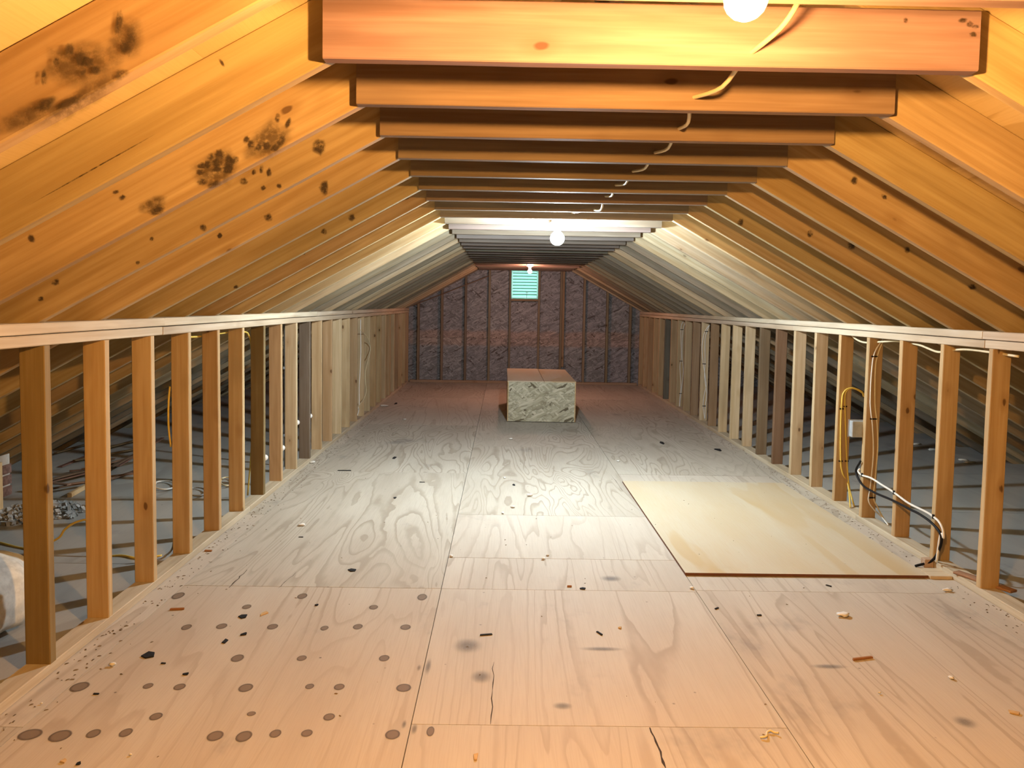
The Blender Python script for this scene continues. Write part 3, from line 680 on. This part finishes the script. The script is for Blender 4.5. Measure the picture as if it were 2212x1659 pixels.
# cable threaded through the tie beams
hp = [(1625, 112), (1500, 210), (1467, 278), (1415, 330), (1367, 370), (1330, 400), (1308, 424), (1283, 463)]
P = [Vector((.43, 1.16, ZJ + .045)), at_y(1735, -40, 1.45), at_y(1722, 8, 1.58), at_y(1685, 62, 1.70)]
for i, (x, y) in enumerate(hp):
    q = at_y(x, y, YJ0 + S16 * i); q.z = max(q.z, ZJ + .014); P.append(q); e = q + Vector((-.003, .042, .006)); P.append(e)
    if i < 7:
        nx = at_y(hp[i + 1][0], hp[i + 1][1], YJ0 + S16 * (i + 1)); mid = (e + nx) / 2; mid.z -= .022; mid.x += .014; P.append(mid)
P.append(Vector((.40, 5.2, ZJ + .05)))
cable('cable', P, .006, M['cream'], 'cream cable threaded through the tie beams between the bulbs', n=4)

# ------------------------------------------------------------------ fittings on the studs
jb = at_x(1852, 926, XR + .05)
t = thing('junction_box', (XR + .05, jb.y, jb.z - .06), 'square galvanised metal junction box between right studs', 'junction box')
yb_ = YR0 + 3 * S16 + .038
c = at_y(1853, 926, yb_ + .03)
t.location = (c.x, yb_ + .03, c.z - .055); WM[t.name] = Matrix.Translation(t.location)
box('body', t, (c.x - .05, yb_ + .0005, c.z - .052), (c.x + .05, yb_ + .045, c.z + .052), M['steel'], .004)
box('cover', t, (c.x - .055, yb_ + .0455, c.z - .057), (c.x + .055, yb_ + .048, c.z + .057), M['steel'], .001)
pc = at_x(616.5, 850, XL - .16)
bm = bmesh.new(); tube_bm(bm, [Vector((0, 0, .001)), Vector((.002, 0, .6)), Vector((0, 0, 1.30))], .013, 10)
o = link('conduit_pipe', to_mesh(bm, 'conduit', M['grey'], True), None, Matrix.Translation((pc.x, pc.y, 0)), 'grey vertical conduit pipe behind the left studs', 'pipe')
for z in (.25, .8): box('pipe_strap', o, (pc.x - .016, pc.y - .016, z), (pc.x + .016, pc.y + .016, z + .02), M['steel'], .002)
for i, (px, py) in ((6, (578, 989)), (7, (612, 968)), (8, (644, 913)), (9, (672, 899))):
    yk = YL0 + S16 * i + .038; q = at_y(px - 3, py, yk + .02); q.x = min(q.x, XL - .012)
    t = thing('wire_insulator', (q.x, yk, q.z), 'white round porcelain wire insulator on the back of a left stud', 'insulator', 'white insulators on left studs')
    bm = bmesh.new(); lathe_bm(bm, [(.014, 0), (.019, .006), (.021, .014), (.015, .022), (.021, .030), (.019, .038), (.010, .043)], 14)
    link('body', to_mesh(bm, 'knob', M['porcelain'], True), t, Matrix.Translation((q.x, yk + .0005, q.z)) @ Matrix.Rotation(math.radians(-90), 4, 'X'))
    bm = bmesh.new(); lathe_bm(bm, [(.006, .043), (.006, .047)], 10)
    link('nail_head', to_mesh(bm, 'nail', M['steel']), t, Matrix.Translation((q.x, yk + .0005, q.z)) @ Matrix.Rotation(math.radians(-90), 4, 'X'))

# ------------------------------------------------------------------ brick chimney at the left eave
ch = thing('brick_chimney', (-3.54, 5.035, 0), 'red brick chimney rising beside the rubble heap at the eave', 'chimney')
bx0, bx1, by0, by1 = -3.72, -3.36, 4.86, 5.21
core_h = .70
roof_z = lambda x: under(XC - x) - .008
prism_y('mortar_core', ch, [(bx0 + .008, .0005), (bx1 - .008, .0005), (bx1 - .008, roof_z(bx1) - .01), (bx0 + .008, roof_z(bx0) - .01)], by0 + .008, by1 - .008, M['mortar'])
course, bl, bh, bw = .075, .198, .062, .095
me_long, _ = box_mesh((-bl / 2, -bw / 2, -bh / 2), (bl / 2, bw / 2, bh / 2), M['brick'], .004)
me_half, _ = box_mesh((-bw / 2, -bw / 2, -bh / 2), (bw / 2, bw / 2, bh / 2), M['brick'], .004)
for r in range(9):
    z = .0006 + bh / 2 + course * r
    if z + bh / 2 > core_h + .02: break
    x = bx0 + (0 if r % 2 else -.104); first = True
    while x < bx1 - .02:
        x0_, x1_ = max(x, bx0), min(x + bl, bx1)
        x0_ = max(x0_, XC - (AJ + (ZJ - .008 - z - bh / 2) / SLOPE))
        if x1_ - x0_ > .03:
            for yy in (by0 + bw / 2 - .001, by1 - bw / 2 + .001):
                m = Matrix.Translation(((x0_ + x1_) / 2, yy + random.uniform(-.002, .002), z)) @ Matrix.Diagonal(((x1_ - x0_) / bl, 1, 1, 1))
                link('brick', me_long, ch, m)
        x += bl + .010
    y = by0 + bw + .01
    while y < by1 - bw - .05:
        y1_ = min(y + bl, by1 - bw - .01)
        for xx in (bx0 + bw / 2 - .001, bx1 - bw / 2 + .001):
            if z + bh / 2 > roof_z(xx - bw / 2): continue
            m = Matrix.Translation((xx, (y + y1_) / 2, z)) @ Matrix.Rotation(math.pi / 2, 4, 'Z') @ Matrix.Diagonal(((y1_ - y) / bl, 1, 1, 1))
            link('brick', me_long, ch, m)
        y += bl + .01
po = on_floor(6, 1104)
board('timber_post', None, (-3.20, 4.80, .001), (-3.20, 4.80, .30), .038, .089, (0, 1, 0), M['plate'], (1, .85, .6), label='short pale timber post standing before the brick chimney', cat='post')

# rubble heap: one uncountable heap
bm = bmesh.new(); rnd = random.Random(5)
for k in range(320):
    a = rnd.uniform(0, 2 * math.pi); rr = math.sqrt(rnd.random()); x, y = -2.88 + rr * .27 * math.cos(a), 4.72 + rr * .26 * math.sin(a)
    s = rnd.uniform(.008, .026); z = s * .5 + (1 - rr) ** 1.2 * .10 * rnd.random()
    r_ = bmesh.ops.create_cube(bm, size=s)
    bmesh.ops.scale(bm, vec=(rnd.uniform(.7, 1.6), rnd.uniform(.6, 1.2), rnd.uniform(.4, .9)), verts=r_['verts'])
    bmesh.ops.rotate(bm, matrix=Matrix.Rotation(rnd.uniform(0, 3), 3, (rnd.random(), rnd.random(), 1)), verts=r_['verts'])
    bmesh.ops.translate(bm, vec=(x, y, max(z, s * .55)), verts=r_['verts'])
link('rubble_heap', to_mesh(bm, 'rubble', M['rubble']), None, Matrix(), 'heap of grey mortar rubble before the brick chimney', 'rubble', None, 'stuff')

# insulation bag at the left edge
bm = bmesh.new(); bmesh.ops.create_icosphere(bm, subdivisions=3, radius=1.0)
rnd = random.Random(3)
for v in bm.verts:
    n = 1 + .06 * math.sin(v.co.x * 5 + v.co.z * 3) + .04 * math.sin(v.co.y * 9) + rnd.uniform(-.02, .02)
    v.co = Vector((v.co.x * .20 * n, v.co.y * .26 * n, max(-.9, v.co.z) * .165 * n))
zmin = min(v.co.z for v in bm.verts)
link('insulation_bag', to_mesh(bm, 'bag', M['fluff'], True), None, Matrix.Translation((-2.085, 3.00, -zmin + .0008)), 'bulging white bag of insulation lying behind the olive brown stud', 'bag')

# old lath strips
sticks = [((130, 1010), (240, 965)), ((120, 1030), (245, 995)), ((135, 1042), (250, 1008)), ((110, 1052), (230, 1022)), ((140, 1062), (245, 1046)), ((180, 1030), (300, 1000)), ((240, 1028), (318, 985)),
          ((225, 1015), (325, 992)), ((232, 1042), (320, 1012)), ((120, 985), (200, 962)), ((200, 985), (310, 955)), ((255, 1020), (365, 948)), ((70, 1055), (180, 1035)), ((60, 1062), (150, 1068)), ((215, 1034), (305, 1022)), ((150, 1022), (225, 1016)), ((160, 1002), (300, 975)), ((110, 1068), (190, 1052))]
for k, (p, q) in enumerate(sticks):
    z = .005 + .0105 * (k % 7) + .001
    a, b = on_floor(*p), on_floor(*q); a.z = z; b.z = z
    a.x = max(a.x, -3.22 if a.y < 5.75 else -3.9); b.x = max(b.x, -3.9)
    d = (b - a); L = min(d.length, 1.25); b = a + d.normalized() * L
    board('lath_strip', None, a, b, .036, .009, (0, 0, 1), M['lath'], vary((1, 1, 1), .3), label='old dark brown lath strip in the loose pile at the eave', cat='lath', group='loose lath pile')
a, b = on_floor(150, 1070, .016), on_floor(205, 1040, .016)
board('batten', None, a, b, .03, .03, (0, 0, 1), M['plate'], (1, .86, .62), label='short pale wood batten beside the old lath pile', cat='batten')

# small white scraps at the right eave line
for k, (px, py) in enumerate([(2075, 950), (2100, 962), (2195, 985), (2205, 990), (1950, 905)]):
    q = on_floor(px, py + 12)
    bm = bmesh.new(); bmesh.ops.create_icosphere(bm, subdivisions=2, radius=.022); rnd = random.Random(k)
    for v in bm.verts: v.co = Vector((v.co.x * 2.2, v.co.y * 1.2, max(v.co.z, -.012) * .5)) * rnd.uniform(.6, 1.25)
    zm = min(v.co.z for v in bm.verts)
    q.x = min(q.x, 4.2)
    link('white_tuft', to_mesh(bm, 'tuft', M['fluff'], True), None, Matrix.Translation((q.x, q.y, -zm + .0006)), 'small white tuft at the right eave', 'insulation', 'white tufts at the right eave')

# ------------------------------------------------------------------ litter on the floor
def chip(px, py, a, b, ang, kind, own=None, z0=0.0):
    c = on_floor(px, py); e = (on_floor(px + a, py) - c).length; f = (on_floor(px, py - b) - c).length
    rnd = random.Random(int(px * 13 + py)); bm = bmesh.new()
    if kind == 'crumb':
        bmesh.ops.create_icosphere(bm, subdivisions=2, radius=1.0); hgt = min(min(e, f) * .35 + .001, .008)
        for v in bm.verts: v.co = Vector((v.co.x * e, v.co.y * max(f * .5, e * .4), v.co.z * hgt)) * rnd.uniform(.6, 1.25)
        mat, name, lab, cat, grp = M['chip_white'], 'plaster_crumb', 'small white plaster crumb lying on the plywood floor', 'crumb', 'white crumbs on the floor'
    else:
        n = {'black': 5, 'tan': 4, 'red': 4, 'twig': 4}[kind]; th = {'black': .003, 'tan': .003, 'red': .006, 'twig': .003}[kind]
        if kind in ('twig', 'red'): pts = [(-e, -f * .12 - .002), (e, -f * .1 - .002), (e * .96, f * .12 + .002), (-e * .94, f * .1 + .002)]
        else:
            angs = sorted(rnd.uniform(0, 2 * math.pi) * .15 + 2 * math.pi * k / n for k in range(n)); pts = [(math.cos(t) * e * rnd.uniform(.7, 1.1), math.sin(t) * f * rnd.uniform(.6, 1.1)) for t in angs]
        lo = [bm.verts.new((x, y, -th / 2)) for x, y in pts]; hi = [bm.verts.new((x * .96, y * .96, th / 2 + rnd.uniform(0, .002))) for x, y in pts]
        bm.faces.new(lo[::-1]); bm.faces.new(hi)
        for k in range(n): bm.faces.new((lo[k], lo[(k + 1) % n], hi[(k + 1) % n], hi[k]))
        mat, name, lab, cat, grp = {'black': (M['shingle'], 'shingle_chip', 'small black shingle chip lying on the plywood floor', 'chip', 'black chips on the floor'),
                                    'tan': (M['chip_tan'], 'wood_chip', 'small tan wood chip lying on the plywood floor', 'chip', 'tan chips on the floor'),
                                    'red': (M['chip_red'], 'wood_splinter', 'red brown wood splinter lying on the plywood floor', 'splinter', 'red brown splinters on the floor'),
                                    'twig': (M['shingle'], 'dark_sliver', 'thin dark sliver lying on the plywood floor', 'sliver', 'dark slivers on the floor')}[kind]
    if own: lab = own
    me = to_mesh(bm, name, mat, kind == 'crumb'); zm = min(v.co.z for v in me.vertices)
    link(name, me, None, Matrix.Translation((c.x, c.y, -zm + .0008 + z0)) @ Matrix.Rotation(math.radians(ang), 4, 'Z'), lab, cat, grp)
for d in [(320, 1416, 17, 9, 35, 'black', 'largest black shingle flake lying on the knotty plywood sheet'), (487, 1386, 7, 7, 0, 'black'), (527, 1371, 7, 4, 0, 'black'), (524, 1333, 13, 5, 20, 'black', 'pointed black shingle flake beside the tan chip on the knotty sheet'), (684, 1308, 4, 2, 0, 'black'), (401, 1457, 7, 3, 20, 'black'), (170, 1651, 6, 4, 0, 'black'),
          (852, 989, 5, 3, 0, 'black'), (744, 1017, 15, 3, 0, 'twig', 'long thin black sliver lying near the dark grey left stud'), (853, 1076, 5, 2, 0, 'black'), (1110, 1048, 4, 2, 0, 'black'), (1430, 957, 5, 3, 0, 'black'), (1552, 972, 9, 3, 0, 'black', 'dark flake lying on the floor beside the dark brown right stud'), (1258, 1272, 7, 3, 0, 'black'),
          (855, 872, 4, 2, 0, 'black'), (760, 1233, 10, 4, 0, 'black', 'dark flake lying alone on the sheet beyond the knotty one'), (650, 1161, 5, 2, 0, 'twig'), (1295, 1369, 10, 3, -62, 'twig', 'short black sliver lying lengthwise on the plain centre sheet'), (1050, 1372, 14, 3, 12, 'twig', 'grey sliver lying crosswise on the stained centre sheet'), (912, 1042, 6, 2, 0, 'twig'), (1548, 1315, 6, 3, 40, 'twig'), (1790, 1266, 6, 3, -50, 'twig'), (208, 1500, 6, 3, 0, 'twig'), (353, 1434, 5, 2, 0, 'twig'), (1640, 1330, 5, 2, 0, 'twig'),
          (570, 1327, 8, 5, -30, 'tan', 'tan triangular chip beside the pointed black flake'), (1028, 1636, 7, 11, 0, 'tan', 'pale tan chip lying alone on the centre sheet near the cracked panel'), (2190, 1541, 13, 5, -8, 'tan', 'tan wood stick lying on the right hand sheet away from other litter'), (137, 1646, 7, 5, 0, 'tan'), (1340, 1357, 5, 2, 0, 'tan'),
          (383, 1317, 15, 6, 8, 'red', 'red brown splinter lying on the knotty plywood sheet'), (1863, 1424, 25, 5, 14, 'red', 'longest red brown splinter lying on the right hand sheet'), (450, 1191, 8, 4, 0, 'red', 'small red brown splinter beside the left bottom plate'), (1230, 1268, 5, 2, 0, 'red'),
          (242, 1439, 9, 4, 0, 'crumb', 'white crumb near the foot of the olive brown stud'), (652, 1136, 8, 3, 0, 'crumb', 'white crumb lying alone on the sheet beyond the knotty one'), (675, 1000, 7, 3, 0, 'crumb', 'white crumb at the foot of the dark grey left stud'), (1822, 1331, 16, 8, 8, 'crumb', 'largest ragged white crumb lying on the right hand sheet'), (2046, 1278, 10, 4, 0, 'crumb', 'white crumb on the sheet joint near the small pale offcut'), (1494, 1272, 5, 4, 0, 'crumb'), (1103, 949, 4, 2, 0, 'crumb', 'tiny white crumb lying before the chipboard box'), (874, 907, 4, 2, 0, 'crumb'), (2055, 1466, 5, 6, 0, 'crumb'), (830, 877, 8, 2, 0, 'crumb'),
          (1145, 1072, 7, 2, 0, 'crumb'), (1108, 1097, 6, 1.5, 0, 'crumb'), (1086, 1109, 3, 4, 0, 'crumb'), (975, 1203, 4, 3, 0, 'crumb'), (1173, 1209, 5, 2, 0, 'crumb'), (1183, 1201, 4, 2, 0, 'crumb'), (1900, 1499, 4, 2, 0, 'crumb'), (282, 1632, 4, 3, 0, 'crumb'), (90, 1521, 3, 2, 0, 'crumb'), (1335, 997, 3, 2, 0, 'crumb'), (1090, 1033, 3, 2, 0, 'crumb')]:
    chip(*d)
bm = bmesh.new(); rnd = random.Random(11)
for k in range(760):
    if k < 380:
        y = rnd.uniform(2.2, 9.5); x = XL + .004 + abs(rnd.gauss(0, .07)) + .003
    elif k < 640:
        y = rnd.uniform(3.0, 9.0); x = XR - .004 - abs(rnd.gauss(0, .05)) - .003
    else: x, y = rnd.uniform(-1.55, 2.2), rnd.uniform(1.9, 8.5)
    e = rnd.uniform(.0015, .006) * (1 if k < 640 else .8); a = rnd.uniform(0, 3.14); ca, sa = math.cos(a), math.sin(a); h = rnd.uniform(.0008, .0025)
    z0 = .0154 if (.9 < x < 2.19 and 3.75 < y < 5.84) else .0008
    if (BX0 - .01 < x < BX1 + .01 and y > BY0) or (x > 2.13 and 3.7 < y < 4.05): continue
    P = [(-e * 1.6, -e * .5), (e * 1.4, -e * .6), (e * 1.2, e * .5), (-e, e * .7)]
    v = [bm.verts.new((x + p[0] * ca - p[1] * sa, y + p[0] * sa + p[1] * ca, z0)) for p in P]; t_ = bm.verts.new((x, y, z0 + h + .0006))
    for j in range(4): bm.faces.new((v[j], v[(j + 1) % 4], t_))
link('floor_litter', to_mesh(bm, 'floor_litter', plain('litter', (0.24, 0.18, 0.12), 0.9, 0.1, 0, 0.6, 60)), None, Matrix(), 'fine brown grit and splinters strewn along the wall bases', 'grit', None, 'stuff')
# pale curled shaving
P = [on_floor(x, y, .004 + .004 * (k % 2)) for k, (x, y) in enumerate([(1642, 1593), (1655, 1590), (1657, 1582), (1664, 1578), (1672, 1582), (1682, 1583)])]
cable('wood_shaving', P, .0035, M['cream'], 'pale curled wood shaving on the plywood floor', 'shaving', n=4)
